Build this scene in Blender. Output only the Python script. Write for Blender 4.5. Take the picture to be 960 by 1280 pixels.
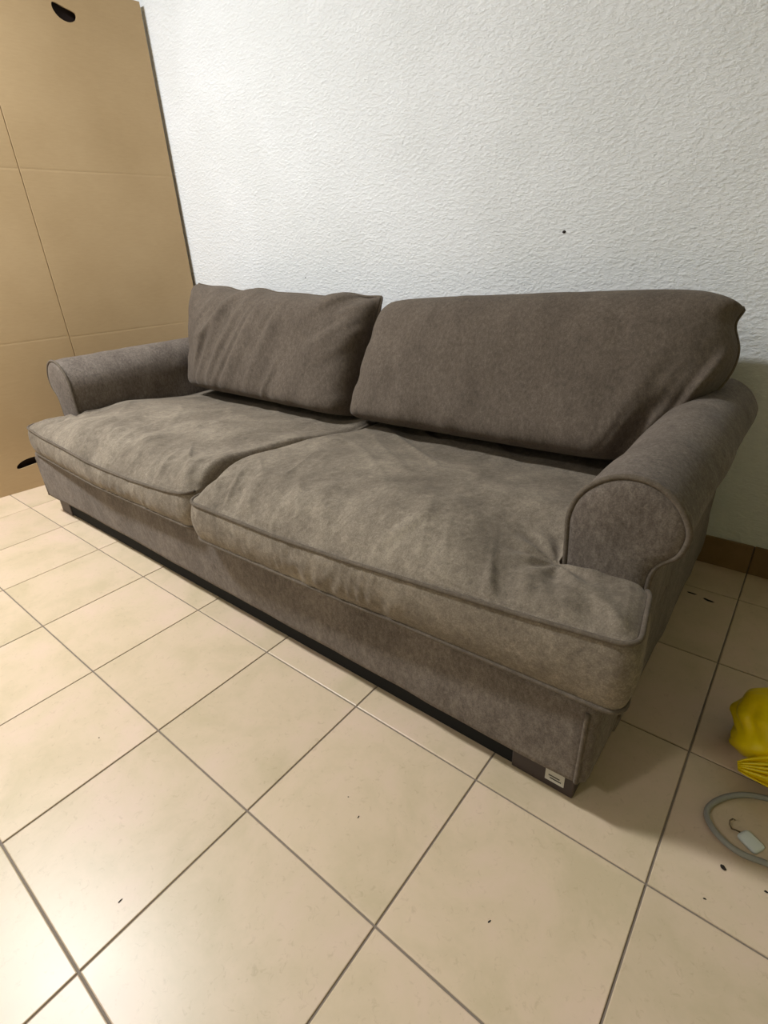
import bpy, bmesh, math, random
import numpy as np
from mathutils import Matrix, Vector

for o in list(bpy.data.objects):
    bpy.data.objects.remove(o, do_unlink=True)
scene = bpy.context.scene
COL = scene.collection
random.seed(7)

# ------------------------------------------------------------------ camera
TILE = 0.30
F_PX, YAW, PITCH, ROLL = 657.797, 0.693540, -0.465228, -0.0495145
cam_data = bpy.data.cameras.new('camera')
cam = bpy.data.objects.new('camera', cam_data)
COL.objects.link(cam)
_f = Vector((-math.sin(YAW) * math.cos(PITCH), math.cos(YAW) * math.cos(PITCH), math.sin(PITCH)))
_r = Vector((math.cos(YAW), math.sin(YAW), 0))
_u = _r.cross(_f)
_r2 = math.cos(ROLL) * _r + math.sin(ROLL) * _u
_u2 = -math.sin(ROLL) * _r + math.cos(ROLL) * _u
m = Matrix(((_r2.x, _u2.x, -_f.x), (_r2.y, _u2.y, -_f.y), (_r2.z, _u2.z, -_f.z))).to_4x4()
m.translation = Vector((0.0049, -0.5982, 0.9007))
cam.matrix_world = m
cam_data.sensor_fit = 'HORIZONTAL'
cam_data.sensor_width = 36.0
cam_data.lens = F_PX / 960 * 36.0
cam_data.clip_start = 0.02
scene.camera = cam

# ------------------------------------------------------------------ world, lamps, exposure
world = bpy.data.worlds.new('world')
scene.world = world
world.use_nodes = True
world.node_tree.nodes['Background'].inputs['Color'].default_value = (0.9, 0.95, 1.0, 1)
world.node_tree.nodes['Background'].inputs['Strength'].default_value = 0.05

def area(name, loc, target, sx, sy, power, color):
    d = bpy.data.lights.new(name, 'AREA')
    d.shape = 'RECTANGLE'; d.size = sx; d.size_y = sy; d.energy = power; d.color = color
    o = bpy.data.objects.new(name, d); COL.objects.link(o)
    o.location = loc
    o.rotation_euler = (Vector(target) - Vector(loc)).to_track_quat('-Z', 'Y').to_euler()
    return o
# a ceiling lamp before the sofa's far end, a weaker fill lamp added further back
area('ceiling_lamp', (-2.20, -0.66, 2.50), (-2.20, -0.66, 0), 0.95, 0.20, 96, (0.93, 0.97, 1.0))
area('fill_lamp_rear', (-1.2, -2.3, 2.50), (-1.2, -2.3, 0), 0.28, 0.28, 24, (1.0, 0.975, 0.93))  # unseen fill lamp, added to light the sofa front

vs = scene.view_settings
vs.view_transform = 'Standard'
vs.look = 'None'
vs.gamma = 1.0
vs.use_curve_mapping = False
vs.exposure = -0.17

# ------------------------------------------------------------------ helpers
def srgb(r, g, b):
    f = lambda c: (c / 12.92 if c <= 0.04045 else ((c + 0.055) / 1.055) ** 2.4)
    return (f(r / 255), f(g / 255), f(b / 255), 1)

def _hash(ix, iy, seed):
    n = (ix.astype(np.int64) * 374761393 + iy.astype(np.int64) * 668265263 + seed * 69069 * 1013) & 0xffffffff
    n = ((n ^ (n >> 13)) * 1274126177) & 0xffffffff
    n = n ^ (n >> 16)
    return (n & 0xffff) / 32767.5 - 1.0

def vnoise(x, y, seed=0):
    """smooth value noise in [-1, 1] on numpy arrays"""
    x = np.asarray(x, float); y = np.asarray(y, float)
    ix = np.floor(x).astype(np.int64); iy = np.floor(y).astype(np.int64)
    fx = x - ix; fy = y - iy
    fx = fx * fx * fx * (fx * (fx * 6 - 15) + 10); fy = fy * fy * fy * (fy * (fy * 6 - 15) + 10)
    a = _hash(ix, iy, seed); b = _hash(ix + 1, iy, seed)
    c = _hash(ix, iy + 1, seed); d = _hash(ix + 1, iy + 1, seed)
    return (a * (1 - fx) + b * fx) * (1 - fy) + (c * (1 - fx) + d * fx) * fy

def smooth(e0, e1, x):
    t = np.clip((np.asarray(x, float) - e0) / (e1 - e0), 0, 1)
    return t * t * (3 - 2 * t)

def mesh_obj(name, verts, faces, mat, parent=None, smooth_shade=True, merge=None):
    me = bpy.data.meshes.new(name)
    me.from_pydata([tuple(map(float, v)) for v in verts], [], [tuple(int(i) for i in f) for f in faces])
    if merge:
        bm = bmesh.new(); bm.from_mesh(me)
        bmesh.ops.remove_doubles(bm, verts=bm.verts, dist=merge)
        bmesh.ops.dissolve_degenerate(bm, edges=bm.edges, dist=1e-6)
        bmesh.ops.recalc_face_normals(bm, faces=bm.faces)
        bm.to_mesh(me); bm.free()
    me.materials.append(mat)
    if smooth_shade:
        me.polygons.foreach_set('use_smooth', [True] * len(me.polygons))
    me.update()
    o = bpy.data.objects.new(name, me)
    COL.objects.link(o)
    if parent:
        o.parent = parent
    return o

def bm_obj(name, bm, mat, parent=None, smooth_shade=False):
    bmesh.ops.recalc_face_normals(bm, faces=bm.faces)
    me = bpy.data.meshes.new(name)
    bm.to_mesh(me); bm.free()
    me.materials.append(mat)
    if smooth_shade:
        me.polygons.foreach_set('use_smooth', [True] * len(me.polygons))
    o = bpy.data.objects.new(name, me)
    COL.objects.link(o)
    if parent:
        o.parent = parent
    return o

def box_bm(x0, x1, y0, y1, z0, z1, bevel=0.0, seg=2):
    bm = bmesh.new()
    bmesh.ops.create_cube(bm, size=1.0)
    for v in bm.verts:
        v.co = Vector(((x0 + x1) / 2 + v.co.x * (x1 - x0), (y0 + y1) / 2 + v.co.y * (y1 - y0), (z0 + z1) / 2 + v.co.z * (z1 - z0)))
    if bevel:
        bmesh.ops.bevel(bm, geom=bm.edges[:], offset=bevel, segments=seg, affect='EDGES', profile=0.5)
    return bm

def tube(name, pts, rad, mat, parent=None, closed=True, n=8):
    P = np.array(pts, float); N = len(P)
    if closed:
        Tn = np.roll(P, -1, 0) - np.roll(P, 1, 0)
    else:
        Tn = np.gradient(P, axis=0)
    Tn /= np.linalg.norm(Tn, axis=1)[:, None] + 1e-12
    ref = np.array([0, 0, 1.0]) if abs(np.mean(np.abs(Tn[:, 2]))) < 0.8 else np.array([1.0, 0, 0])
    # parallel transport
    a = np.cross(Tn[0], ref)
    if np.linalg.norm(a) < 1e-4: a = np.cross(Tn[0], [0, 1, 0])
    a /= np.linalg.norm(a)
    A = [a]
    for i in range(1, N):
        a = A[-1] - Tn[i] * np.dot(A[-1], Tn[i]); a /= np.linalg.norm(a) + 1e-12; A.append(a)
    A = np.array(A); B = np.cross(Tn, A)
    ang = np.linspace(0, 2 * math.pi, n, endpoint=False)
    rr = np.broadcast_to(np.asarray(rad, float), (N,))
    V = (P[:, None] + rr[:, None, None] * (A[:, None] * np.cos(ang)[None, :, None] + B[:, None] * np.sin(ang)[None, :, None])).reshape(-1, 3)
    Fc = []
    if closed:   # close with the twist that fits best
        a0 = A[-1] - Tn[0] * np.dot(A[-1], Tn[0])
        tw = int(round(math.atan2(np.dot(a0, B[0]), np.dot(a0, A[0])) / (2 * math.pi) * n))
    for i in range(N if closed else N - 1):
        j = (i + 1) % N
        s = tw if (closed and j == 0) else 0
        for k in range(n):
            Fc.append((i * n + k, i * n + (k + 1) % n, j * n + (k + 1 + s) % n, j * n + (k + s) % n))
    if not closed:
        Fc.append(tuple(range(n - 1, -1, -1))); Fc.append(tuple((N - 1) * n + k for k in range(n)))
    return mesh_obj(name, V, Fc, mat, parent)

def tag(o, label=None, cat=None, group=None, kind=None):
    if label: o['label'] = label
    if cat: o['category'] = cat
    if group: o['group'] = group
    if kind: o['kind'] = kind
    return o

def empty(name, loc=(0, 0, 0)):
    o = bpy.data.objects.new(name, None)
    o.empty_display_size = 0.05
    COL.objects.link(o); o.location = loc
    return o

def keep_world(child, root):
    child.parent = root
    child.matrix_parent_inverse = Matrix.Translation(root.location).inverted()

def rounded_polygon(pts, radii, step=0.008, arc=6):
    """closed polygon with rounded corners, resampled evenly"""
    out = []
    n = len(pts)
    for i in range(n):
        p0 = Vector(pts[i - 1]); p1 = Vector(pts[i]); p2 = Vector(pts[(i + 1) % n])
        d0 = (p0 - p1).normalized(); d1 = (p2 - p1).normalized()
        r = radii[i]
        a = d0.angle(d1)
        t = min(r / max(math.tan(a / 2), 1e-3), 0.48 * min((p0 - p1).length, (p2 - p1).length))
        A = p1 + d0 * t; B = p1 + d1 * t
        for k in range(arc + 1):
            s = k / arc
            out.append(A * (1 - s) ** 2 + p1 * 2 * s * (1 - s) + B * s * s)
    P = np.array([[v.x, v.y] for v in out])
    return resample(P, step)

def resample(P, step):
    Q = np.vstack([P, P[:1]])
    seg = np.linalg.norm(np.diff(Q, axis=0), axis=1)
    L = np.concatenate([[0], np.cumsum(seg)])
    n = int(L[-1] / step)
    s = np.linspace(0, L[-1], n, endpoint=False)
    return np.stack([np.interp(s, L, Q[:, 0]), np.interp(s, L, Q[:, 1])], 1)

def resample3(P, step):
    Q = np.vstack([P, P[:1]])
    L = np.concatenate([[0], np.cumsum(np.linalg.norm(np.diff(Q, axis=0), axis=1))])
    q = np.linspace(0, L[-1], int(L[-1] / step), endpoint=False)
    return np.stack([np.interp(q, L, Q[:, i]) for i in range(3)], 1)

def outward(P):
    T = np.roll(P, -1, 0) - np.roll(P, 1, 0)
    T /= np.linalg.norm(T, axis=1)[:, None]
    n = np.stack([T[:, 1], -T[:, 0]], 1)          # for counter-clockwise outlines
    return n

def dist_to(P, X):
    out = np.empty(len(X))
    for i in range(0, len(X), 2000):
        d = X[i:i + 2000, None] - P[None]
        out[i:i + 2000] = np.sqrt((d ** 2).sum(-1)).min(1)
    return out

# ------------------------------------------------------------------ materials
def new_mat(name):
    mt = bpy.data.materials.new(name); mt.use_nodes = True
    nt = mt.node_tree
    return mt, nt, nt.nodes['Principled BSDF']

def N(nt, kind, **kw):
    nd = nt.nodes.new(kind)
    for k, v in kw.items():
        if k in nd.inputs: nd.inputs[k].default_value = v
        else: setattr(nd, k, v)
    return nd

def ramp(nt, stops):
    r = nt.nodes.new('ShaderNodeValToRGB')
    el = r.color_ramp.elements
    while len(el) > 1: el.remove(el[-1])
    el[0].position, el[0].color = stops[0]
    for p, c in stops[1:]:
        e = el.new(p); e.color = c
    return r

def plain(name, col, rough=0.6, metal=0.0, **kw):
    mt, nt, b = new_mat(name)
    b.inputs['Base Color'].default_value = col
    b.inputs['Roughness'].default_value = rough
    b.inputs['Metallic'].default_value = metal
    for k, v in kw.items():
        b.inputs[k].default_value = v
    return mt

def fabric_material(name, dark, mid, light, stretch=(1, 1, 1), big_w=0.26, mid_w=0.48):
    mt, nt, b = new_mat(name)
    L = nt.links.new
    tc = N(nt, 'ShaderNodeTexCoord')
    mp = N(nt, 'ShaderNodeMapping'); mp.inputs['Scale'].default_value = stretch
    L(tc.outputs['Object'], mp.inputs['Vector'])
    big = N(nt, 'ShaderNodeTexNoise', Scale=7.0, Detail=4.0, Roughness=0.6, Distortion=0.8)
    mid_n = N(nt, 'ShaderNodeTexNoise', Scale=80.0, Detail=5.0, Roughness=0.78, Distortion=0.5)
    fine = N(nt, 'ShaderNodeTexNoise', Scale=420.0, Detail=2.0, Roughness=0.6)
    for q in (big, mid_n): L(mp.outputs['Vector'], q.inputs['Vector'])
    L(tc.outputs['Object'], fine.inputs['Vector'])
    m1 = N(nt, 'ShaderNodeMath', operation='MULTIPLY'); m1.inputs[1].default_value = big_w
    m2 = N(nt, 'ShaderNodeMath', operation='MULTIPLY_ADD'); m2.inputs[1].default_value = mid_w
    m3 = N(nt, 'ShaderNodeMath', operation='MULTIPLY_ADD'); m3.inputs[1].default_value = 0.26
    L(big.outputs['Fac'], m1.inputs[0])
    L(mid_n.outputs['Fac'], m2.inputs[0]); L(m1.outputs[0], m2.inputs[2])
    L(fine.outputs['Fac'], m3.inputs[0]); L(m2.outputs[0], m3.inputs[2])
    r = ramp(nt, [(0.37, dark), (0.50, mid), (0.63, light)])
    L(m3.outputs[0], r.inputs['Fac'])
    L(r.outputs['Color'], b.inputs['Base Color'])
    b.inputs['Roughness'].default_value = 0.95
    b.inputs['Specular IOR Level'].default_value = 0.12
    b.inputs['Sheen Weight'].default_value = 0.10
    b.inputs['Sheen Roughness'].default_value = 0.45
    b.inputs['Sheen Tint'].default_value = (0.85, 0.80, 0.74, 1)
    bp = N(nt, 'ShaderNodeBump', Strength=0.30, Distance=0.002)
    L(mid_n.outputs['Fac'], bp.inputs['Height'])
    bp2 = N(nt, 'ShaderNodeBump', Strength=0.35, Distance=0.0006)
    L(fine.outputs['Fac'], bp2.inputs['Height']); L(bp.outputs['Normal'], bp2.inputs['Normal'])
    L(bp2.outputs['Normal'], b.inputs['Normal'])
    return mt

FAB = fabric_material('taupe_chenille', srgb(82, 73, 66), srgb(107, 97, 89), srgb(135, 124, 114), (1.5, 1.5, 0.8))
FAB_SEAT = fabric_material('taupe_chenille_brushed_lit', srgb(93, 84, 73), srgb(121, 110, 97), srgb(151, 139, 123), (1.1, 0.7, 1.0), 0.36, 0.40)  # same chenille, the lit nap of the seats put into a lighter colour
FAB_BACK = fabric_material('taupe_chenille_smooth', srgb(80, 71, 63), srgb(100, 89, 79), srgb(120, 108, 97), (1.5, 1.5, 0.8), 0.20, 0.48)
FAB_PIPE = fabric_material('taupe_piping', srgb(84, 74, 65), srgb(98, 88, 77), srgb(116, 104, 92))
LEGM = plain('dark_wood', srgb(52, 38, 36), 0.45)
PAPER = plain('woven_label', srgb(188, 182, 170), 0.8)
INK = plain('label_ink', srgb(70, 66, 62), 0.8)

def wall_material():
    mt, nt, b = new_mat('rough_white_plaster')
    L = nt.links.new
    tc = N(nt, 'ShaderNodeTexCoord')
    mp = N(nt, 'ShaderNodeMapping'); mp.inputs['Scale'].default_value = (0.85, 1, 1.5)
    L(tc.outputs['Object'], mp.inputs['Vector'])
    n1 = N(nt, 'ShaderNodeTexNoise', Scale=75.0, Detail=4.0, Roughness=0.6, Distortion=0.15)
    n2 = N(nt, 'ShaderNodeTexNoise', Scale=150.0, Detail=2.0, Roughness=0.5)
    n3 = N(nt, 'ShaderNodeTexNoise', Scale=3.2, Detail=3.0)
    for q in (n1, n2): L(mp.outputs['Vector'], q.inputs['Vector'])
    L(tc.outputs['Object'], n3.inputs['Vector'])
    r = ramp(nt, [(0.42, (0, 0, 0, 1)), (0.74, (1, 1, 1, 1))]); L(n1.outputs['Fac'], r.inputs['Fac'])
    mx = N(nt, 'ShaderNodeMath', operation='MULTIPLY_ADD'); mx.inputs[1].default_value = 0.35
    L(n2.outputs['Fac'], mx.inputs[0]); L(r.outputs['Color'], mx.inputs[2])
    bp = N(nt, 'ShaderNodeBump', Strength=0.55, Distance=0.0035)
    L(mx.outputs[0], bp.inputs['Height']); L(bp.outputs['Normal'], b.inputs['Normal'])
    c = ramp(nt, [(0.35, srgb(226, 227, 228)), (0.65, srgb(233, 234, 236))]); L(n3.outputs['Fac'], c.inputs['Fac'])
    L(c.outputs['Color'], b.inputs['Base Color'])
    b.inputs['Roughness'].default_value = 0.62
    b.inputs['Specular IOR Level'].default_value = 0.3
    return mt
WALL = wall_material()
PAINT_R = plain('green_bounce_paint', srgb(176, 180, 134), 0.8)  # green made up for the unseen wall, to tint shade by bounce
PAINT = plain('cream_paint', srgb(168, 166, 154), 0.8)

def tile_material(name, ca, cb, cc, rough):
    mt, nt, b = new_mat(name)
    L = nt.links.new
    tc = N(nt, 'ShaderNodeTexCoord'); oi = N(nt, 'ShaderNodeObjectInfo')
    geo = N(nt, 'ShaderNodeNewGeometry')
    off = N(nt, 'ShaderNodeVectorMath', operation='SCALE'); off.inputs['Scale'].default_value = 37.0
    comb = N(nt, 'ShaderNodeCombineXYZ')
    for i in range(3): L(oi.outputs['Random'], comb.inputs[i])
    L(comb.outputs[0], off.inputs[0])
    add = N(nt, 'ShaderNodeVectorMath', operation='ADD')
    L(geo.outputs['Position'], add.inputs[0]); L(off.outputs[0], add.inputs[1])
    n1 = N(nt, 'ShaderNodeTexNoise', Scale=6.0, Detail=5.0, Roughness=0.66, Distortion=0.3)
    n2 = N(nt, 'ShaderNodeTexNoise', Scale=75.0, Detail=4.0, Roughness=0.7, Distortion=0.8)
    for q in (n1, n2): L(add.outputs[0], q.inputs['Vector'])
    r = ramp(nt, [(0.34, ca), (0.52, cb), (0.70, cc)]); L(n1.outputs['Fac'], r.inputs['Fac'])
    r2 = ramp(nt, [(0.30, (0.76, 0.73, 0.68, 1)), (0.42, (1, 1, 1, 1))]); L(n2.outputs['Fac'], r2.inputs['Fac'])
    mx = N(nt, 'ShaderNodeMix', data_type='RGBA', blend_type='MULTIPLY'); mx.inputs['Factor'].default_value = 0.5
    L(r.outputs['Color'], mx.inputs['A']); L(r2.outputs['Color'], mx.inputs['B'])
    # slight difference from tile to tile
    hs = N(nt, 'ShaderNodeHueSaturation')
    mr = N(nt, 'ShaderNodeMapRange'); mr.inputs['To Min'].default_value = 0.95; mr.inputs['To Max'].default_value = 1.04
    L(oi.outputs['Random'], mr.inputs['Value']); L(mr.outputs[0], hs.inputs['Value'])
    L(mx.outputs['Result'], hs.inputs['Color']); L(hs.outputs['Color'], b.inputs['Base Color'])
    rr = N(nt, 'ShaderNodeMapRange'); rr.inputs['To Min'].default_value = rough - 0.05; rr.inputs['To Max'].default_value = rough + 0.08
    L(n1.outputs['Fac'], rr.inputs['Value']); L(rr.outputs[0], b.inputs['Roughness'])
    bp = N(nt, 'ShaderNodeBump', Strength=0.10, Distance=0.001)
    L(n1.outputs['Fac'], bp.inputs['Height']); L(bp.outputs['Normal'], b.inputs['Normal'])
    b.inputs['Specular IOR Level'].default_value = 0.46
    return mt
TILEM = tile_material('beige_ceramic', srgb(200, 181, 150), srgb(211, 189, 161), srgb(217, 191, 169), 0.33)
SKIRT = tile_material('brown_ceramic', srgb(120, 94, 62), srgb(130, 102, 68), srgb(140, 110, 76), 0.4)
GROUT = plain('grey_grout', srgb(128, 116, 104), 0.9)

def cardboard_material():
    mt, nt, b = new_mat('brown_cardboard')
    L = nt.links.new
    tc = N(nt, 'ShaderNodeTexCoord')
    mp = N(nt, 'ShaderNodeMapping'); mp.inputs['Scale'].default_value = (1, 1, 6)
    L(tc.outputs['Object'], mp.inputs['Vector'])
    n1 = N(nt, 'ShaderNodeTexNoise', Scale=30.0, Detail=4.0, Roughness=0.6); L(mp.outputs['Vector'], n1.inputs['Vector'])
    n2 = N(nt, 'ShaderNodeTexNoise', Scale=2.5, Detail=3.0); L(tc.outputs['Object'], n2.inputs['Vector'])
    ad = N(nt, 'ShaderNodeMath', operation='MULTIPLY_ADD'); ad.inputs[1].default_value = 0.35
    L(n1.outputs['Fac'], ad.inputs[0]); L(n2.outputs['Fac'], ad.inputs[2])
    r = ramp(nt, [(0.50, srgb(178, 151, 113)), (0.85, srgb(189, 162, 124))]); L(ad.outputs[0], r.inputs['Fac'])
    L(r.outputs['Color'], b.inputs['Base Color'])
    b.inputs['Roughness'].default_value = 0.75
    b.inputs['Specular IOR Level'].default_value = 0.25
    bp = N(nt, 'ShaderNodeBump', Strength=0.12, Distance=0.002); L(n2.outputs['Fac'], bp.inputs['Height'])
    L(bp.outputs['Normal'], b.inputs['Normal'])
    return mt
CARD = cardboard_material()
HOLE_SHADE = plain('dark_hole_shade', srgb(34, 20, 13), 0.9)

# ------------------------------------------------------------------ the room
XL, XR, YB, YF, ZC = -2.80, 1.50, 1.063, -3.00, 2.60
floor = bm_obj('floor', box_bm(XL - 0.1, XR + 0.1, YF - 0.1, YB + 0.1, -0.08, -0.0025), GROUT)
tag(floor, 'floor of square beige ceramic tiles with thin grey joints', kind='structure')

def tile_mesh(name, sx, sy, h, mat, gap=0.0032, bev=0.0016):
    bm = box_bm(-sx / 2 + gap / 2, sx / 2 - gap / 2, -sy / 2 + gap / 2, sy / 2 - gap / 2, -h, 0)
    ed = [e for e in bm.edges if all(v.co.z > -1e-6 for v in e.verts)]
    bmesh.ops.bevel(bm, geom=ed, offset=bev, segments=2, affect='EDGES', profile=0.5)
    bmesh.ops.recalc_face_normals(bm, faces=bm.faces)
    me = bpy.data.meshes.new(name); bm.to_mesh(me); bm.free(); me.materials.append(mat)
    return me

meshes = {}
nx0 = math.floor(XL / TILE); nx1 = math.ceil(XR / TILE)
ny0 = math.floor(YF / TILE); ny1 = 3
for i in range(nx0, nx1):
    for j in range(ny0, ny1 + 1):
        x0, x1 = max(i * TILE, XL), min((i + 1) * TILE, XR)
        y0, y1 = max(j * TILE, YF), min((j + 1) * TILE, YB)
        if x1 - x0 < 0.01 or y1 - y0 < 0.01: continue
        key = (round(x1 - x0, 3), round(y1 - y0, 3))
        if key not in meshes: meshes[key] = tile_mesh('tile', key[0], key[1], 0.008, TILEM)
        o = bpy.data.objects.new('tile', meshes[key]); COL.objects.link(o)
        o.location = ((x0 + x1) / 2, (y0 + y1) / 2, random.uniform(-0.0004, 0.0))
        o.parent = floor

def wall(name, x0, x1, y0, y1, z0, z1, mat, label):
    return tag(bm_obj(name, box_bm(x0, x1, y0, y1, z0, z1), mat), label, kind='structure')
wall('wall_back', XL - 0.1, XR + 0.1, YB, YB + 0.1, -0.08, ZC, WALL, 'rough white plastered wall behind the sofa')
wall('wall_left', XL - 0.1, XL, YF, YB, -0.08, ZC, PAINT, 'plain cream wall behind the cardboard sheets')
wall('wall_right', XR, XR + 0.1, YF, YB, -0.08, ZC, PAINT_R, 'unseen wall tinted green for its bounce light, closing the room beyond the yellow bag')
wall('wall_front', XL - 0.1, XR + 0.1, YF - 0.1, YF, -0.08, ZC, PAINT, 'plain cream wall facing the sofa')
wall('ceiling', XL - 0.1, XR + 0.1, YF - 0.1, YB + 0.1, ZC, ZC + 0.1, PAINT, 'plain cream ceiling')

SK_H = 0.089
base = bm_obj('baseboard_back', box_bm(XL, XR, YB - 0.004, YB + 0.01, -0.002, SK_H - 0.002), GROUT)
tag(base, 'low skirting of brown ceramic tiles under the white wall', kind='structure')
sk = {}
for i in range(nx0, nx1):
    x0, x1 = max(i * TILE, XL), min((i + 1) * TILE, XR)
    key = round(x1 - x0, 3)
    if key < 0.01: continue
    if key not in sk:
        bm = box_bm(-key / 2 + 0.0015, key / 2 - 0.0015, -0.009, 0.004, 0.0, SK_H, 0.001, 1)
        bmesh.ops.recalc_face_normals(bm, faces=bm.faces)
        me = bpy.data.meshes.new('tile'); bm.to_mesh(me); bm.free(); me.materials.append(SKIRT); sk[key] = me
    o = bpy.data.objects.new('tile', sk[key]); COL.objects.link(o)
    o.location = ((x0 + x1) / 2, YB, 0); o.parent = base

# ------------------------------------------------------------------ cardboard sheets standing left of the sofa
# the sheets' face runs from (-2.63, -0.03) on the floor to (-2.53, 1.03) beside the wall
def bean(cx, cz, w, h, flip=1, tilt=0.0, n=28):
    """outline of a hand hole, bent like a bean, counter-clockwise"""
    out = []
    for k in range(n):
        a = 2 * math.pi * k / n
        x = w / 2 * math.copysign(abs(math.cos(a)) ** 0.8, math.cos(a)); z = h / 2 * math.copysign(abs(math.sin(a)) ** 0.9, math.sin(a))
        z += flip * 0.9 * h * ((x / (w / 2)) ** 2 - 0.45) * 0.30
        out.append((cx + x * math.cos(tilt) - z * math.sin(tilt), cz + x * math.sin(tilt) + z * math.cos(tilt)))
    return out

def sheet(name, s0, s1, H, thick, off, creases, hole, label, corner=0.02):
    """upright folded carton: s runs along its face, z up; the hand hole is really cut, the carton is hollow behind it"""
    A = Vector((-2.63, -0.03, 0)); B = Vector((-2.53, 1.03, 0))
    d = (B - A).normalized(); nrm = Vector((d.y, -d.x, 0))          # towards +x, the room
    def P(s, z, depth): return A + d * (s - 0.0) + nrm * (off - depth) + Vector((0, 0, z))
    root = empty(name, P((s0 + s1) / 2, 0, thick / 2)); 
    # front face with crease grooves: strips between creases, each crease a shallow V
    zs = [0.0]
    for c in creases: zs += [c - 0.006, c, c + 0.006]
    zs.append(H)
    bm = bmesh.new()
    def face_with_hole(z0, z1, hole_pts):
        outer = [bm.verts.new(P(*q, 0)) for q in ((s0, z0), (s1, z0), (s1, z1), (s0, z1))]
        hv = [bm.verts.new(P(q[0], q[1], 0)) for q in hole_pts]
        ed = [bm.edges.new((outer[i], outer[(i + 1) % 4])) for i in range(4)] + [bm.edges.new((hv[i], hv[(i + 1) % len(hv)])) for i in range(len(hv))]
        bmesh.ops.triangle_fill(bm, use_beauty=True, use_dissolve=False, edges=ed)
        hb = [bm.verts.new(P(q[0], q[1], 0.006)) for q in hole_pts]
        for i in range(len(hv)):
            j = (i + 1) % len(hv); bm.faces.new((hv[i], hv[j], hb[j], hb[i]))
    hole_c = sum(q[1] for q in hole) / len(hole)
    depth_at = lambda i: 0.00045 if (i % 3 == 2) else 0.0
    for i in range(len(zs) - 1):
        z0, z1 = zs[i], zs[i + 1]
        if z0 < hole_c < z1:
            face_with_hole(z0, z1, hole); continue
        da, db = depth_at(i), depth_at(i + 1)
        bm.faces.new([bm.verts.new(v) for v in (P(s0, z0, da), P(s1, z0, da), P(s1, z1, db), P(s0, z1, db))])
    # sides, top, bottom and back
    c = [(s0, 0), (s1, 0), (s1, H), (s0, H)]
    fr = [bm.verts.new(P(a, b, 0)) for a, b in c]; bk = [bm.verts.new(P(a, b, thick)) for a, b in c]
    for i in range(4):
        j = (i + 1) % 4; bm.faces.new((fr[i], bk[i], bk[j], fr[j]))
    bm.faces.new(bk[::-1])
    o = bm_obj('panel', bm, CARD); keep_world(o, root)
    # dark sheet a little behind the hole, its inner shade put into the colour
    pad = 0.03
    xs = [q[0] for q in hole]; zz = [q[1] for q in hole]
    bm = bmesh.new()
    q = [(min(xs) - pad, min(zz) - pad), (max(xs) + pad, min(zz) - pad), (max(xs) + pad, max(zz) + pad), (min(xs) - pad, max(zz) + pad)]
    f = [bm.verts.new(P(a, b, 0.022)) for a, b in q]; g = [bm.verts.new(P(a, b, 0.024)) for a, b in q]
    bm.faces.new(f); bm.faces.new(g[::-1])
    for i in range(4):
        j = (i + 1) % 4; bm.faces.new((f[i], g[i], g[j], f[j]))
    h = bm_obj('hand_hole_shade', bm, HOLE_SHADE); keep_world(h, root); h['label'] = 'dark sheet giving the shade inside the bean-shaped hand hole'
    tag(root, label, 'cardboard')
    return root
sheet('cardboard_carton', 0.4545, 1.078, 1.842, 0.030, 0.004, (0.61, 1.235), bean(0.765, 1.750, 0.085, 0.042, 1, -0.28),
      'brown cardboard carton standing against the white wall, hand hole near its top')
sheet('cardboard_carton', -0.55, 0.4515, 1.90, 0.035, 0.000, (0.615, 1.235), bean(0.150, 0.118, 0.120, 0.032, -1, 0.10),
      'brown cardboard carton with a low hand hole beside the seat cushion')

# ------------------------------------------------------------------ sofa
SX0, SX1, SC = -2.268, -0.122, -1.2035
ARM_Y, BACK_Y, FRONT_Y = 0.200, 0.985, 0.042
sofa = empty('sofa', (SC, 0.52, 0))
tag(sofa, 'long taupe chenille sofa frame with rolled arms on dark block feet', 'sofa')

# base: outline lofted up with a soft lower edge
def loft_rows(P, rows, cap_top=True, cap_bot=True):
    V = []; Fc = []
    n = len(P)
    for r in rows: V += r
    for k in range(len(rows) - 1):
        for i in range(n):
            j = (i + 1) % n
            Fc.append((k * n + i, k * n + j, (k + 1) * n + j, (k + 1) * n + i))
    if cap_bot: Fc.append(tuple(range(n - 1, -1, -1)))
    if cap_top: Fc.append(tuple((len(rows) - 1) * n + i for i in range(n)))
    return V, Fc
P = rounded_polygon([(SX0, FRONT_Y), (SX1, FRONT_Y), (SX1, BACK_Y), (SX0, BACK_Y)], [0.022] * 4, step=0.012)
no = outward(P)
rows = []
for z, off in [(0.074, -0.012), (0.076, -0.005), (0.082, 0.0)] + [(0.082 + (0.250 - 0.082) * k / 16, 0.0) for k in range(1, 16)] + [(0.256, 0.0), (0.260, -0.006)]:
    w = 0.0035 * vnoise(P[:, 0] * 3.1, z * 9 + P[:, 1] * 3, 3) + 0.0012 * vnoise(P[:, 0] * 14, z * 22 + P[:, 1] * 14, 5)
    w = w * (1 - smooth(0.23, 0.25, z)) + 0.004 * np.sin(np.pi * (z - 0.05) / 0.22)
    zz = z + (0.0025 * vnoise(P[:, 0] * 4, 0 * P[:, 0], 9) if z < 0.083 else 0)
    rows.append([(P[i, 0] + no[i, 0] * (off + w[i]), P[i, 1] + no[i, 1] * (off + w[i]), (zz[i] if hasattr(zz, '__len__') else zz)) for i in range(len(P))])
V, Fc = loft_rows(P, rows)
ob = mesh_obj('base', V, Fc, FAB); keep_world(ob, sofa)
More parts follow.
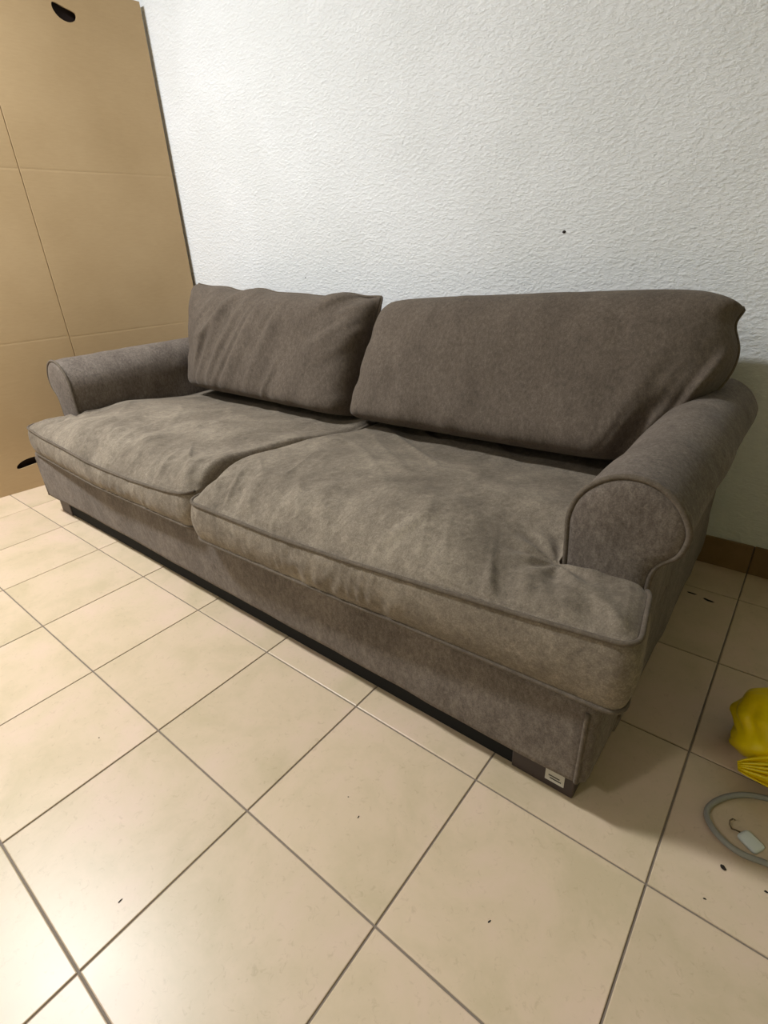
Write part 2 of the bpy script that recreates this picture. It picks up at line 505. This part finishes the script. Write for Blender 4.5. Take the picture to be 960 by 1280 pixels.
for s in (0, 1):   # upright piping at the front corners of the base
    xx = SX1 - 0.014 if s == 0 else SX0 + 0.020
    o = tube('corner_piping', [(xx, FRONT_Y - 0.002, 0.082 + 0.160 * k / 12) for k in range(13)], 0.0042, FAB_PIPE, closed=False)
    keep_world(o, sofa)

LINING = plain('black_lining', srgb(9, 8, 8), 0.95)
o = bm_obj('bounce_blocker', box_bm(SX0 + 0.016, SX1 - 0.016, FRONT_Y + 0.014, BACK_Y - 0.015, 0.070, 0.076), LINING); keep_world(o, sofa)  # black sheet added under the base to cut bounce light in the gap

# arms: scroll section swept back from the front panel
sec = [(-0.254, 0.06), (-0.252, 0.30), (-0.252, 0.383), (-0.255, 0.446), (-0.256, 0.486), (-0.244, 0.525), (-0.216, 0.556), (-0.180, 0.573),
       (-0.138, 0.571), (-0.104, 0.550), (-0.083, 0.520), (-0.077, 0.495), (-0.085, 0.463), (-0.104, 0.445), (-0.115, 0.425),
       (-0.118, 0.39), (-0.118, 0.30), (-0.1195, 0.06)]
def catmull(pts, n=5):
    pts = [Vector(p) for p in pts]; out = []
    for i in range(len(pts) - 1):
        p0 = pts[max(i - 1, 0)]; p1 = pts[i]; p2 = pts[i + 1]; p3 = pts[min(i + 2, len(pts) - 1)]
        for k in range(n):
            t = k / n
            out.append(0.5 * ((2 * p1) + (p2 - p0) * t + (2 * p0 - 5 * p1 + 4 * p2 - p3) * t * t + (3 * p1 - p0 - 3 * p2 + p3) * t ** 3))
    out.append(pts[-1]); return out
secP = np.array([[v.x, v.y] for v in catmull(sec)])
secP = resample(secP, 0.007)           # clockwise in x-z
def make_arm(mirror):
    n = len(secP)
    no2 = -outward(secP)
    anc = np.stack([np.full(n, -0.180), np.clip(secP[:, 1], 0.14, 0.485)], 1)
    rows = []
    # puffed front panel, then the length of the arm, then the back end
    for t, dy in ((0.0, -0.011), (0.3, -0.0105), (0.6, -0.009), (0.8, -0.0065), (0.92, -0.003), (0.985, 0.002)):
        Q = anc + (secP - anc) * t
        rows.append(np.stack([Q[:, 0], np.full(n, ARM_Y + dy), Q[:, 1]], 1))
    L = BACK_Y - 0.005
    for k in range(0, 61):
        y = ARM_Y + 0.006 + (L - ARM_Y - 0.006) * k / 60
        w = 0.0030 * vnoise(secP[:, 0] * 9 + secP[:, 1] * 9, np.full(n, y * 7.0), 11 + mirror) + 0.0012 * vnoise(secP[:, 0] * 26 + secP[:, 1] * 20, np.full(n, y * 20.0), 21)
        w = w * smooth(ARM_Y, ARM_Y + 0.05, y)
        e = 1 - smooth(L - 0.03, L, y) * 0.10
        Q = anc + (secP - anc) * e + no2 * w[:, None]
        rows.append(np.stack([Q[:, 0], np.full(n, y), Q[:, 1]], 1))
    rows.append(np.stack([anc[:, 0], np.full(n, L), anc[:, 1]], 1))
    V = np.vstack(rows)
    front = np.stack([secP[:, 0], np.full(n, ARM_Y + 0.001), secP[:, 1]], 1)
    if mirror:
        V[:, 0] = 2 * SC - V[:, 0]; front[:, 0] = 2 * SC - front[:, 0]
    Fc = []
    for r in range(len(rows) - 1):
        for i in range(n):
            j = (i + 1) % n; Fc.append((r * n + i, r * n + j, (r + 1) * n + j, (r + 1) * n + i))
    arm = mesh_obj('arm', V, Fc, FAB, merge=1e-5)
    keep_world(arm, sofa)
    sel = front[(front[:, 2] > 0.10)]
    k0 = int(np.argmax(np.linalg.norm(np.diff(np.vstack([sel, sel[:1]]), axis=0), axis=1))) + 1
    sel = np.roll(sel, -k0, axis=0)
    pc = np.array([-0.180 if not mirror else 2 * SC + 0.180, 0, 0.42])
    pp = tube('piping', sel, 0.0050, FAB_PIPE, closed=False)
    pp.parent = arm
    return arm
make_arm(0); make_arm(1)

# low back frame behind the loose back cushions
bm = box_bm(SX0 + 0.16, SX1 - 0.13, 0.835, BACK_Y, 0.26, 0.560, 0.03, 4)
ob = bm_obj('back_frame', bm, FAB, smooth_shade=True); keep_world(ob, sofa)

o = bm_obj('plinth', box_bm(-2.165, -0.255, 0.0715, 0.95, 0.003, 0.072), LINING); keep_world(o, sofa)
for (x0, x1, y0, y1) in ((-0.262, -0.143, 0.067, 0.19), (-2.250, -2.16, 0.067, 0.19), (-0.262, -0.143, 0.84, 0.95), (-2.262, -2.16, 0.84, 0.95)):
    o = bm_obj('leg', box_bm(x0, x1, y0, y1, 0.0, 0.077, 0.003, 2), LEGM); keep_world(o, sofa)
ct = bm_obj('care_label', box_bm(-0.190, -0.156, 0.0480, 0.0495, 0.042, 0.082), PAPER); keep_world(ct, sofa)
ct['label'] = 'small pale woven label hanging over the foot'
for k, (a, b) in enumerate(((-0.184, -0.164), (-0.181, -0.161))):
    o = bm_obj('label_print', box_bm(a, b, 0.0473, 0.0485, 0.0555 - 0.006 * k, 0.0575 - 0.006 * k), INK); o.parent = ct

# ------------------------------------------------------------------ seat cushions
def seat_cushion(outline_pts, radii, anchor, free, zpip, zbot, crown, wrinkle, bulge, label, seed, roll=0.085, rib_x=None):
    """free(p): True where the edge is free; elsewhere it is pressed against the arm or the back"""
    P = rounded_polygon(outline_pts, radii, step=0.0075, arc=8)
    n = len(P); no = outward(P)
    fr = np.array([free(p) for p in P])
    sd = fr & (P[:, 1] > 0.05) & (np.abs(P[:, 0] + 1.155) < 0.06)
    PF = P[fr & ~sd]; PS = P[sd]
    anc = np.array([anchor(p) for p in P])
    ts = np.concatenate([np.linspace(0, 0.88, 66), np.linspace(0.88, 1, 18)[1:]])
    rows = []
    for t in ts:
        Q = anc + (P - anc) * t
        d = dist_to(PF, Q); ds = dist_to(PS, Q)
        if t == 1: d = np.where(fr, 0, d); ds = np.where(sd, 0, ds)
        z = zpip(Q[:, 0], Q[:, 1]) + crown(Q[:, 0], Q[:, 1], d, ds * (0.085 / roll))
        d = np.minimum(d, ds)
        z = z + wrinkle(Q[:, 0], Q[:, 1], d, seed)
        rows.append(np.stack([Q[:, 0], Q[:, 1], z], 1))
    zt = rows[-1][:, 2].copy(); zb = zbot(P[:, 0], P[:, 1])
    along = np.cumsum(np.linalg.norm(np.roll(P, -1, 0) - P, axis=1))
    K = 16
    blg = np.where(fr, np.where(sd, 0.003, bulge), 0.0)
    for k in range(1, K + 1):
        s = k / K
        z = zt * (1 - s) + zb * s
        rib = 1 - np.abs(vnoise(along * 44 + 0.6 * s, s * 1.1 + along * 0, seed + 31)) * 2 + vnoise(along * 78 + s * 1.5, s * 2.4 + along * 0, seed + 32) * 0.45
        env = np.sin(np.pi * s) ** 0.7 * (0.25 + 0.75 * smooth(-0.2, 0.5, vnoise(along * 3.7, along * 0, seed + 33)))
        if rib_x: env = env * (0.15 + 0.85 * smooth(rib_x[0], rib_x[1], P[:, 0]))
        o = blg * np.sin(np.pi * s) ** 0.8 + 0.0036 * rib * env * fr
        rows.append(np.stack([P[:, 0] + no[:, 0] * o, P[:, 1] + no[:, 1] * o, z], 1))
    for t in (0.96, 0.5, 0.0):
        Q = anc + (P - anc) * t
        rows.append(np.stack([Q[:, 0], Q[:, 1], zbot(Q[:, 0], Q[:, 1]) - 0.001], 1))
    V = np.vstack(rows); Fc = []
    for r in range(len(rows) - 1):
        for i in range(n):
            j = (i + 1) % n; Fc.append((r * n + i, (r + 1) * n + i, (r + 1) * n + j, r * n + j))
    o = mesh_obj('seat_cushion', V, Fc, FAB_SEAT, merge=2e-5)
    tag(o, label, 'cushion', 'seat cushions of the taupe sofa')
    i0 = [i for i in range(n) if fr[i] and not fr[i - 1]][0]
    idx = [(i0 + k) % n for k in range(n) if fr[(i0 + k) % n] and not sd[(i0 + k) % n]]
    for zz in (zt, zb + 0.002):
        tube('piping', np.stack([P[:, 0] + no[:, 0] * 0.003, P[:, 1] + no[:, 1] * 0.003, zz + 0.0], 1)[idx], 0.0041, FAB_PIPE, o, closed=False)
    return o

def gathers(x, y, d, seed):
    """soft swells, creases running in from the front seam and a few long folds"""
    w = 0.0045 * vnoise(x * 3.6 + 2, y * 3.2, seed) + 0.0030 * vnoise(x * 8.5, y * 6.5, seed + 1)
    skew = x + 0.45 * y
    patch = 0.3 + 0.7 * smooth(-0.3, 0.4, vnoise(x * 4.1, y * 2, seed + 12))
    front = np.exp(-np.maximum(y - 0.03, 0) / 0.11) * patch
    g = 1 - 2 * np.abs(vnoise(skew * 22, y * 4, seed + 2)); g2 = vnoise(skew * 52 + 5, y * 7, seed + 3)
    w = w + (0.0100 * g + 0.0040 * g2) * front * smooth(0.0, 0.035, d)
    fold = vnoise((x * 0.75 + y) * 9, (x - 0.6 * y) * 2.0, seed + 4)
    w = w + 0.0085 * (1 - np.abs(fold)) ** 5 * smooth(0.03, 0.12, d) * smooth(-0.2, 0.4, vnoise(x * 2.5, y * 3, seed + 5))
    w = w + 0.0075 * np.clip(1 - 2.2 * np.abs(vnoise(skew * 9 + 0.8 * vnoise(x * 4, y * 6, seed + 21), y * 2.2, seed + 22)), 0, 1) * smooth(0.02, 0.07, d) * (1 - smooth(0.16, 0.42, y)) * smooth(-0.3, 0.3, vnoise(x * 3.3, y * 4, seed + 23))
    w = w + 0.0016 * vnoise(skew * 20, (y - 0.3 * x) * 13, seed + 6)
    return w * smooth(0, 0.012, d)

def crown_at(x, y, d, ds):
    e = (1 - (1 - np.clip(d / 0.15, 0, 1)) ** 2.6) * (1 - (1 - np.clip(ds / 0.085, 0, 1)) ** 2.6)
    # the front corners beside the arms are thin and flat
    near_arm = np.maximum(smooth(-0.50, -0.24, x), smooth(-1.80, -2.20, x))
    flat = near_arm * smooth(-0.02, 0.16, y) * (1 - smooth(0.22, 0.40, y))
    return 0.064 * e * (1 - 0.76 * smooth(0.32, 0.76, y)) * (1 - np.where(x > -1.15, 0.80, 0.45) * flat) * (1 - 0.25 * near_arm)
def pinch(x, y, px, sgn):
    """puckers where the cushion wraps the foot of the arm"""
    dx = (x - px) * sgn; dy = y - (ARM_Y - 0.01)
    r = np.sqrt(dx ** 2 + dy ** 2); a = np.arctan2(dy, dx)
    return (-0.006 * np.exp(-(r / 0.035) ** 2) + 0.0045 * np.sin(a * 8 + 1) * np.exp(-((r - 0.05) / 0.045) ** 2))

def r_anchor(p): return (min(max(p[0], -0.90), -0.50), 0.14)
def r_free(p): return p[0] < -1.0 and p[1] < 0.8 or p[1] < ARM_Y - 0.022 or p[0] > -0.122
def r_zp(x, y):
    z = np.interp(x, [-1.14, -0.95, -0.8, -0.5, -0.25, -0.1], [0.366, 0.366, 0.366, 0.380, 0.392, 0.403])
    return z + (0.342 - z) * smooth(0.10, 0.6, y) + 0.003 * smooth(-0.80, -1.06, x) * smooth(0.03, 0.16, y) * (1 - smooth(0.50, 0.78, y))
def r_zb(x, y): return np.interp(x, [-1.14, -0.5, -0.1], [0.262, 0.276, 0.272])
seat_cushion([(-1.122, 0.000), (-0.60, 0.008), (-0.088, 0.034), (-0.112, ARM_Y - 0.010), (-0.262, ARM_Y - 0.010), (-0.264, 0.83), (-1.148, 0.83)],
             [0.045, 0.3, 0.028, 0.03, 0.012, 0.03, 0.04], r_anchor, r_free, r_zp, r_zb, crown_at,
             lambda x, y, d, sd: gathers(x, y, d, sd) + pinch(x, y, -0.262, -1) * smooth(0, 0.02, d), 0.012,
             'taupe seat cushion beside the arm near the yellow bag, its corner wrapping the arm front', 40, roll=0.040, rib_x=(-0.35, -0.62))

def l_anchor(p): return (min(max(p[0], -1.90), -1.40), 0.14)
def l_free(p): return p[0] > -1.3 and p[1] < 0.8 or p[1] < ARM_Y - 0.022 or p[0] < -2.252
def l_zp(x, y):
    z = np.interp(x, [-2.26, -2.1, -1.85, -1.6, -1.43, -1.25, -1.13], [0.362, 0.350, 0.348, 0.342, 0.344, 0.356, 0.372])
    return z + (0.342 - z) * smooth(0.10, 0.6, y) - 0.013 * smooth(-1.50, -1.20, x) * smooth(0.03, 0.16, y) * (1 - smooth(0.50, 0.78, y))
def l_zb(x, y): return np.interp(x, [-2.25, -1.8, -1.14], [0.258, 0.260, 0.268])
seat_cushion([(-2.252, 0.044), (-1.7, 0.016), (-1.150, 0.018), (-1.176, 0.83), (-2.143, 0.83), (-2.145, ARM_Y - 0.010), (-2.262, ARM_Y - 0.010)],
             [0.045, 0.3, 0.04, 0.04, 0.03, 0.012, 0.03], l_anchor, l_free, l_zp, l_zb, crown_at,
             lambda x, y, d, sd: gathers(x, y, d, sd) + pinch(x, y, -2.145, 1) * smooth(0, 0.02, d), 0.012,
             'taupe seat cushion beside the arm near the cardboard cartons', 70, roll=0.030)

# ------------------------------------------------------------------ back cushions
def back_cushion(TL, TR, BL, BR, thick_f, thick_b, label, seed, wr, ear, rnd, side, wavy=0.0):
    x_of = lambda a, p, q: p[0] * (1 - a) + q[0] * a
    """ear: how far the corners stand out of the edges; rnd: corner rounding (TL, TR, BL, BR); side: outward swell of the right edge"""
    nu, nv = 170, 90
    TL, TR, BL, BR = map(lambda q: np.array(q, float), (TL, TR, BL, BR))
    u = np.linspace(-1, 1, nu); u = np.sign(u) * (1 - (1 - np.abs(u)) ** 1.6)
    v = np.linspace(-1, 1, nv); v = np.sign(v) * (1 - (1 - np.abs(v)) ** 1.6)
    U, Vv = np.meshgrid(u, v)
    su = U * (1 - ear * 0.5 * (1 - Vv ** 2)); sv = Vv * (1 - ear * (1 - np.abs(U) ** 6))
    wl, wt = smooth(0, -1, U), smooth(0, 1, Vv)
    R = rnd[0] * wl * wt + rnd[1] * (1 - wl) * wt + rnd[2] * wl * (1 - wt) + rnd[3] * (1 - wl) * (1 - wt)
    W = np.linalg.norm(TR - TL) / 2; H = np.linalg.norm(TL - BL) / 2
    k = (np.abs(U) * np.abs(Vv)) ** 7
    su = su - np.sign(U) * R / W * k * 0.30; sv = sv - np.sign(Vv) * R / H * k * 0.30
    a = (su + 1) / 2; b = (sv + 1) / 2
    S = (BL * ((1 - a) * (1 - b))[..., None] + BR * (a * (1 - b))[..., None] + TL * ((1 - a) * b)[..., None] + TR * (a * b)[..., None])
    S[..., 2] += wavy * vnoise(x_of(a, TL, TR) * 9, 0 * a, seed + 15) * smooth(0.6, 1.0, Vv)
    S[..., 0] += side * smooth(0.5, 1.0, U) * (np.exp(-((Vv - 0.05) / 0.5) ** 2) - 0.55 * np.exp(-((Vv - 0.64) / 0.2) ** 2))
    nrm = np.cross(TR - TL, TL - BL); nrm /= np.linalg.norm(nrm)
    if nrm[1] > 0: nrm = -nrm
    e = np.clip(1 - np.abs(U) ** 13, 0, 1) * np.where(Vv > 0, np.clip(1 - np.abs(Vv) ** 4.0, 0, 1), np.clip(1 - np.abs(Vv) ** 9.0, 0, 1))
    prof = e ** 0.50; prof_b = e ** 0.6
    x = S[..., 0]; z = S[..., 2]
    f = thick_f * prof * (1 + 0.20 * (-Vv))
    w = 0.006 * vnoise(x * 5, z * 6, seed) + 0.0025 * vnoise(x * 13, z * 12, seed + 1) + wr(x, z, U, Vv, seed)
    # tucks along the lower and side seams
    w = w + 0.008 * vnoise(x * 22, z * 5, seed + 2) * smooth(-0.35, -0.95, Vv) + 0.006 * vnoise(z * 26, x * 5, seed + 3) * smooth(0.75, 0.98, np.abs(U))
    f = f + w * smooth(0.02, 0.30, prof)
    front = S + nrm * f[..., None]
    back = S - nrm * (thick_b * prof_b)[..., None]
    front[..., 2] -= 0.016 * prof * smooth(0.9, -1.0, Vv)
    Vs = np.vstack([front.reshape(-1, 3), back.reshape(-1, 3)])
    Fc = []
    M = nu * nv
    for r in range(nv - 1):
        for c in range(nu - 1):
            q = (r * nu + c, r * nu + c + 1, (r + 1) * nu + c + 1, (r + 1) * nu + c)
            Fc.append(q); Fc.append((q[3] + M, q[2] + M, q[1] + M, q[0] + M))
    o = mesh_obj('back_cushion', Vs, Fc, FAB_BACK, merge=1e-5)
    tag(o, label, 'cushion', 'back cushions of the taupe sofa')
    E = front
    loop = list(E[0, :, :]) + list(E[1:, -1, :]) + list(E[-1, -2::-1, :]) + list(E[-2:0:-1, 0, :])
    tube('piping', resample3(np.array(loop), 0.007), 0.0045, FAB_PIPE, o)
    return o

def wr_left(x, z, U, Vv, seed):
    s = x - 0.50 * (z - 0.55)
    env = smooth(-0.85, -0.55, U) * (1 - smooth(0.0, 0.45, U)) * (1 - np.abs(Vv) ** 3)
    a = vnoise(s * 15, z * 2.4, seed + 7); b = vnoise(s * 30, z * 4, seed + 8)
    t = 0.034 * (1 - np.abs(a)) ** 2 + 0.014 * b
    # pulled folds towards the top corner beside the other cushion
    q = vnoise((z - 0.6 * x) * 20, (x + 0.6 * z) * 4, seed + 9)
    e2 = smooth(0.45, 0.8, U) * smooth(-0.3, 0.6, Vv)
    return t * env + 0.022 * (q - 0.3) * e2
def wr_right(x, z, U, Vv, seed):
    q = vnoise((x - 0.45 * z) * 30, (z + 0.4 * x) * 6, seed + 9)
    e2 = smooth(0.74, 0.90, U) * smooth(0.7, -0.3, Vv)
    return 0.040 * (q - 0.35) * e2 + 0.003 * vnoise((x + 0.3 * z) * 24, z * 6, seed + 8)

back_cushion((-2.190, 0.850, 0.800), (-1.170, 0.875, 0.766), (-2.125, 0.745, 0.366), (-1.205, 0.745, 0.358), 0.130, 0.075,
             'taupe back cushion creased down its middle, beside the cardboard cartons', 120, wr_left, 0.075, (0.02, 0.03, 0.06, 0.06), 0.0, 0.008)
back_cushion((-1.150, 0.875, 0.745), (-0.115, 0.905, 0.786), (-1.195, 0.742, 0.370), (-0.275, 0.742, 0.387), 0.130, 0.075,
             'plump smooth taupe back cushion with one corner overhanging the arm near the yellow bag', 160, wr_right, 0.0, (0.04, 0.15, 0.02, 0.06), 0.045)

# ------------------------------------------------------------------ yellow bag, cable, hook, dirt
def bag_material():
    mt, nt, b = new_mat('yellow_plastic_film')
    L = nt.links.new
    tc = N(nt, 'ShaderNodeTexCoord')
    n1 = N(nt, 'ShaderNodeTexNoise', Scale=14.0, Detail=3.0, Distortion=1.0); L(tc.outputs['Object'], n1.inputs['Vector'])
    r = ramp(nt, [(0.35, srgb(232, 200, 2)), (0.65, srgb(250, 222, 4))]); L(n1.outputs['Fac'], r.inputs['Fac'])
    L(r.outputs['Color'], b.inputs['Base Color'])
    b.inputs['Roughness'].default_value = 0.32
    b.inputs['Transmission Weight'].default_value = 0.0
    b.inputs['Subsurface Weight'].default_value = 0.15
    b.inputs['Subsurface Radius'].default_value = (0.02, 0.015, 0.003)
    n2 = N(nt, 'ShaderNodeTexNoise', Scale=38.0, Detail=3.0, Distortion=1.5); L(tc.outputs['Object'], n2.inputs['Vector'])
    bp = N(nt, 'ShaderNodeBump', Strength=0.25, Distance=0.004); L(n2.outputs['Fac'], bp.inputs['Height'])
    L(bp.outputs['Normal'], b.inputs['Normal'])
    return mt
BAG = bag_material()
bag = empty('plastic_bag', (0.16, 0.36, 0))
tag(bag, 'crumpled yellow plastic bag, knotted, lying on the tiles', 'bag')
def lump(name, c, r, seed, amp, flat=0.0, nu=84, nv=48, knot=(0.085, 0.30, 0.05)):
    """a filled lobe of thin film: smooth swells, folds running towards the knot"""
    th = np.linspace(0, 2 * math.pi, nu, endpoint=False); ph = np.linspace(0, math.pi, nv)
    TH, PH = np.meshgrid(th, ph)
    dx, dy, dz = np.sin(PH) * np.cos(TH), np.sin(PH) * np.sin(TH), np.cos(PH)
    k = 1 + amp * vnoise(dx * 1.7 + 3, dy * 1.7 + dz * 1.9, seed) 
    kx, ky, kz = (np.array(knot) - np.array(c)) / np.array(r)
    ln = math.sqrt(kx * kx + ky * ky + kz * kz); ax = np.array([kx, ky, kz]) / ln
    t1 = np.cross(ax, [0, 0, 1.0]); t1 /= np.linalg.norm(t1); t2 = np.cross(ax, t1)
    ca = dx * ax[0] + dy * ax[1] + dz * ax[2]
    A = np.arctan2(dx * t2[0] + dy * t2[1] + dz * t2[2], dx * t1[0] + dy * t1[1] + dz * t1[2])
    pleat = np.abs(np.sin(A * 5.5 + 1.3 * np.sin(A * 2 + seed))) 
    k = k + (0.10 * pleat - 0.05) * smooth(-0.3, 0.6, ca) * smooth(1.0, 0.8, ca) + 0.25 * smooth(0.55, 1.0, ca)
    k = k + 0.04 * (1 - np.abs(vnoise(dx * 4 + dz * 2, dy * 4 - dz * 3, seed + 2)))
    X = c[0] + r[0] * dx * k; Y = c[1] + r[1] * dy * k; Z = np.maximum(c[2] + r[2] * dz * k, flat)
    V = np.stack([X, Y, Z], -1).reshape(-1, 3); Fc = []
    for a in range(nv - 1):
        for b in range(nu):
            d = (b + 1) % nu
            Fc.append((a * nu + b, (a + 1) * nu + b, (a + 1) * nu + d, a * nu + d))
    return mesh_obj(name, V, Fc, BAG, merge=1e-5)
o = lump('bag_body', (0.132, 0.398, 0.062), (0.080, 0.068, 0.064), 301, 0.16, 0.001); keep_world(o, bag)
o = lump('bag_body', (0.220, 0.300, 0.040), (0.092, 0.044, 0.034), 305, 0.12, 0.0115); keep_world(o, bag)
# the tied ends: a pleated fan gathered at one point and spreading over the bag
def fan(c, d, up, length, half, seed, n=46, mrow=16):
    c = np.array(c); d = np.array(d, float); d /= np.linalg.norm(d); up = np.array(up, float); side = np.cross(up, d); side /= np.linalg.norm(side)
    V = []
    for a in range(mrow + 1):
        t = a / mrow
        for b in range(n + 1):
            s = b / n * 2 - 1
            w = half * (0.14 + 0.86 * t ** 0.8)
            pleat = 0.0065 * math.sin(s * 19 + 1.4 * math.sin(s * 5)) * (1 - 0.35 * t) 
            arch = 0.022 * (1 - s * s) * (0.35 + t) - 0.02 * t * t
            V.append(c + d * (length * t * (1 - 0.12 * s * s)) + side * (w * s) + up * (pleat + arch))
    Fc = [(a * (n + 1) + b, a * (n + 1) + b + 1, (a + 1) * (n + 1) + b + 1, (a + 1) * (n + 1) + b) for a in range(mrow) for b in range(n)]
    o = mesh_obj('tied_end', V, Fc, BAG)
    sol = o.modifiers.new('film', 'SOLIDIFY'); sol.thickness = 0.0012
    return o
o = fan((0.076, 0.286, 0.030), (1.0, 0.16, 0.30), (-0.1, -0.62, 0.78), 0.135, 0.052, 5); keep_world(o, bag)

CABLE = plain('grey_cable', srgb(150, 148, 142), 0.5)
pts = []
loop = [(0.052, 0.171), (0.0545, 0.200), (0.078, 0.236), (0.113, 0.262), (0.165, 0.275), (0.225, 0.262), (0.262, 0.225), (0.255, 0.180), (0.215, 0.153), (0.170, 0.143), (0.141, 0.140), (0.104, 0.134), (0.072, 0.146)]
ctr = [Vector((a, b, 0.0052)) for a, b in loop]
L2 = len(ctr)
for i in range(L2):
    p0, p1, p2, p3 = ctr[i - 1], ctr[i], ctr[(i + 1) % L2], ctr[(i + 2) % L2]
    for k in range(8):
        t = k / 8
        pts.append(0.5 * ((2 * p1) + (p2 - p0) * t + (2 * p0 - 5 * p1 + 4 * p2 - p3) * t * t + (3 * p1 - p0 - 3 * p2 + p3) * t ** 3))
cb = tube('cable', pts, 0.0049, CABLE, closed=True, n=12)
tag(cb, 'loop of thick grey cable lying on the tiles beside the yellow bag', 'cable')

hook = empty('adhesive_hook', (0.115, 0.17, 0))
tag(hook, 'small white stick-on hook with a bent wire inside the grey cable loop', 'hook')
HW = plain('white_plastic', srgb(226, 232, 230), 0.3); WIRE = plain('steel_wire', srgb(120, 105, 85), 0.35, 0.8)
P = rounded_polygon([(-0.017, -0.013), (0.017, -0.013), (0.017, 0.013), (-0.017, 0.013)], [0.007] * 4, step=0.003)
rows = [[(p[0] * s, p[1] * s, z) for p in P] for s, z in ((1, 0), (1, 0.003), (0.93, 0.0052), (0.7, 0.0062))]
V, Fc = loft_rows(P, rows)
pl = mesh_obj('plate', V, Fc, HW, hook)
pl.rotation_euler = (0, 0, -0.55); pl.location = (0.002, -0.003, 0.0)
w = tube('wire', [(-0.014, 0.004, 0.003), (-0.020, 0.004, 0.003), (-0.026, 0.002, 0.0035), (-0.030, 0.006, 0.006), (-0.031, 0.012, 0.009), (-0.028, 0.015, 0.012), (-0.025, 0.013, 0.014)], 0.0013, WIRE, hook, closed=False, n=6)

DIRT = plain('dark_dirt', srgb(34, 26, 20), 0.9)
def crumb(x, y, s, rz, label, el=1.6, h=0.5, group=None):
    bm = bmesh.new(); bmesh.ops.create_icosphere(bm, subdivisions=2, radius=1)
    rnd = random.Random(int(1e5 * abs(x) + 7e4 * abs(y)))
    for v in bm.verts:
        k = rnd.uniform(0.7, 1.15); v.co = Vector((v.co.x * s * el * k, v.co.y * s * k, (v.co.z * 0.5 + 0.5) * s * h * k))
    o = bm_obj('crumb', bm, DIRT); o.location = (x, y, 0); o.rotation_euler = (0, 0, rz)
    return tag(o, label, 'crumb', group)
crumb(0.089, 0.096, 0.0036, -0.4, 'black crumb of dirt on the tile just outside the cable loop', 1.3, 0.8)
for (x, y, s, rz, el) in ((-0.106, 0.862, 0.0038, 0.0, 3.4), (-0.064, 0.851, 0.0048, -0.2, 3.2), (-0.168, -0.192, 0.0014, 1.2, 2.4), (0.075, 0.030, 0.0014, 0.4, 1.8),
                          (0.146, 0.096, 0.0020, 0.2, 1.6), (-0.430, -0.188, 0.0013, 1.6, 2.0), (-0.642, -0.517, 0.0012, 1.7, 3.2), (-0.986, -0.387, 0.0014, 0, 1.2), (-0.47, -0.17, 0.0010, 0.5, 1.6)):
    far = y > 0.8
    crumb(x, y, s, rz, 'long dark flake of dirt on the shaded tile near the brown skirting' if far else 'tiny dark speck of dirt on the open beige floor tiles', el, 0.25,
          'flakes near the skirting' if far else 'specks of dirt on the floor tiles')
bm = bmesh.new(); bmesh.ops.create_icosphere(bm, subdivisions=2, radius=0.004)
for v in bm.verts: v.co.y *= 0.6; v.co.x *= 1.35
nl = bm_obj('nail_head', bm, DIRT); nl.location = (-0.653, YB - 0.001, 0.918)
tag(nl, 'dark nail head in the bare white wall above the smooth back cushion', 'nail')
pin = nl.copy(); COL.objects.link(pin); pin.location = (-1.735, YB - 0.0005, 0.804); pin.scale = (0.45, 0.6, 0.6)
tag(pin, 'tiny dark pin head in the white wall just above the creased back cushion', 'nail')
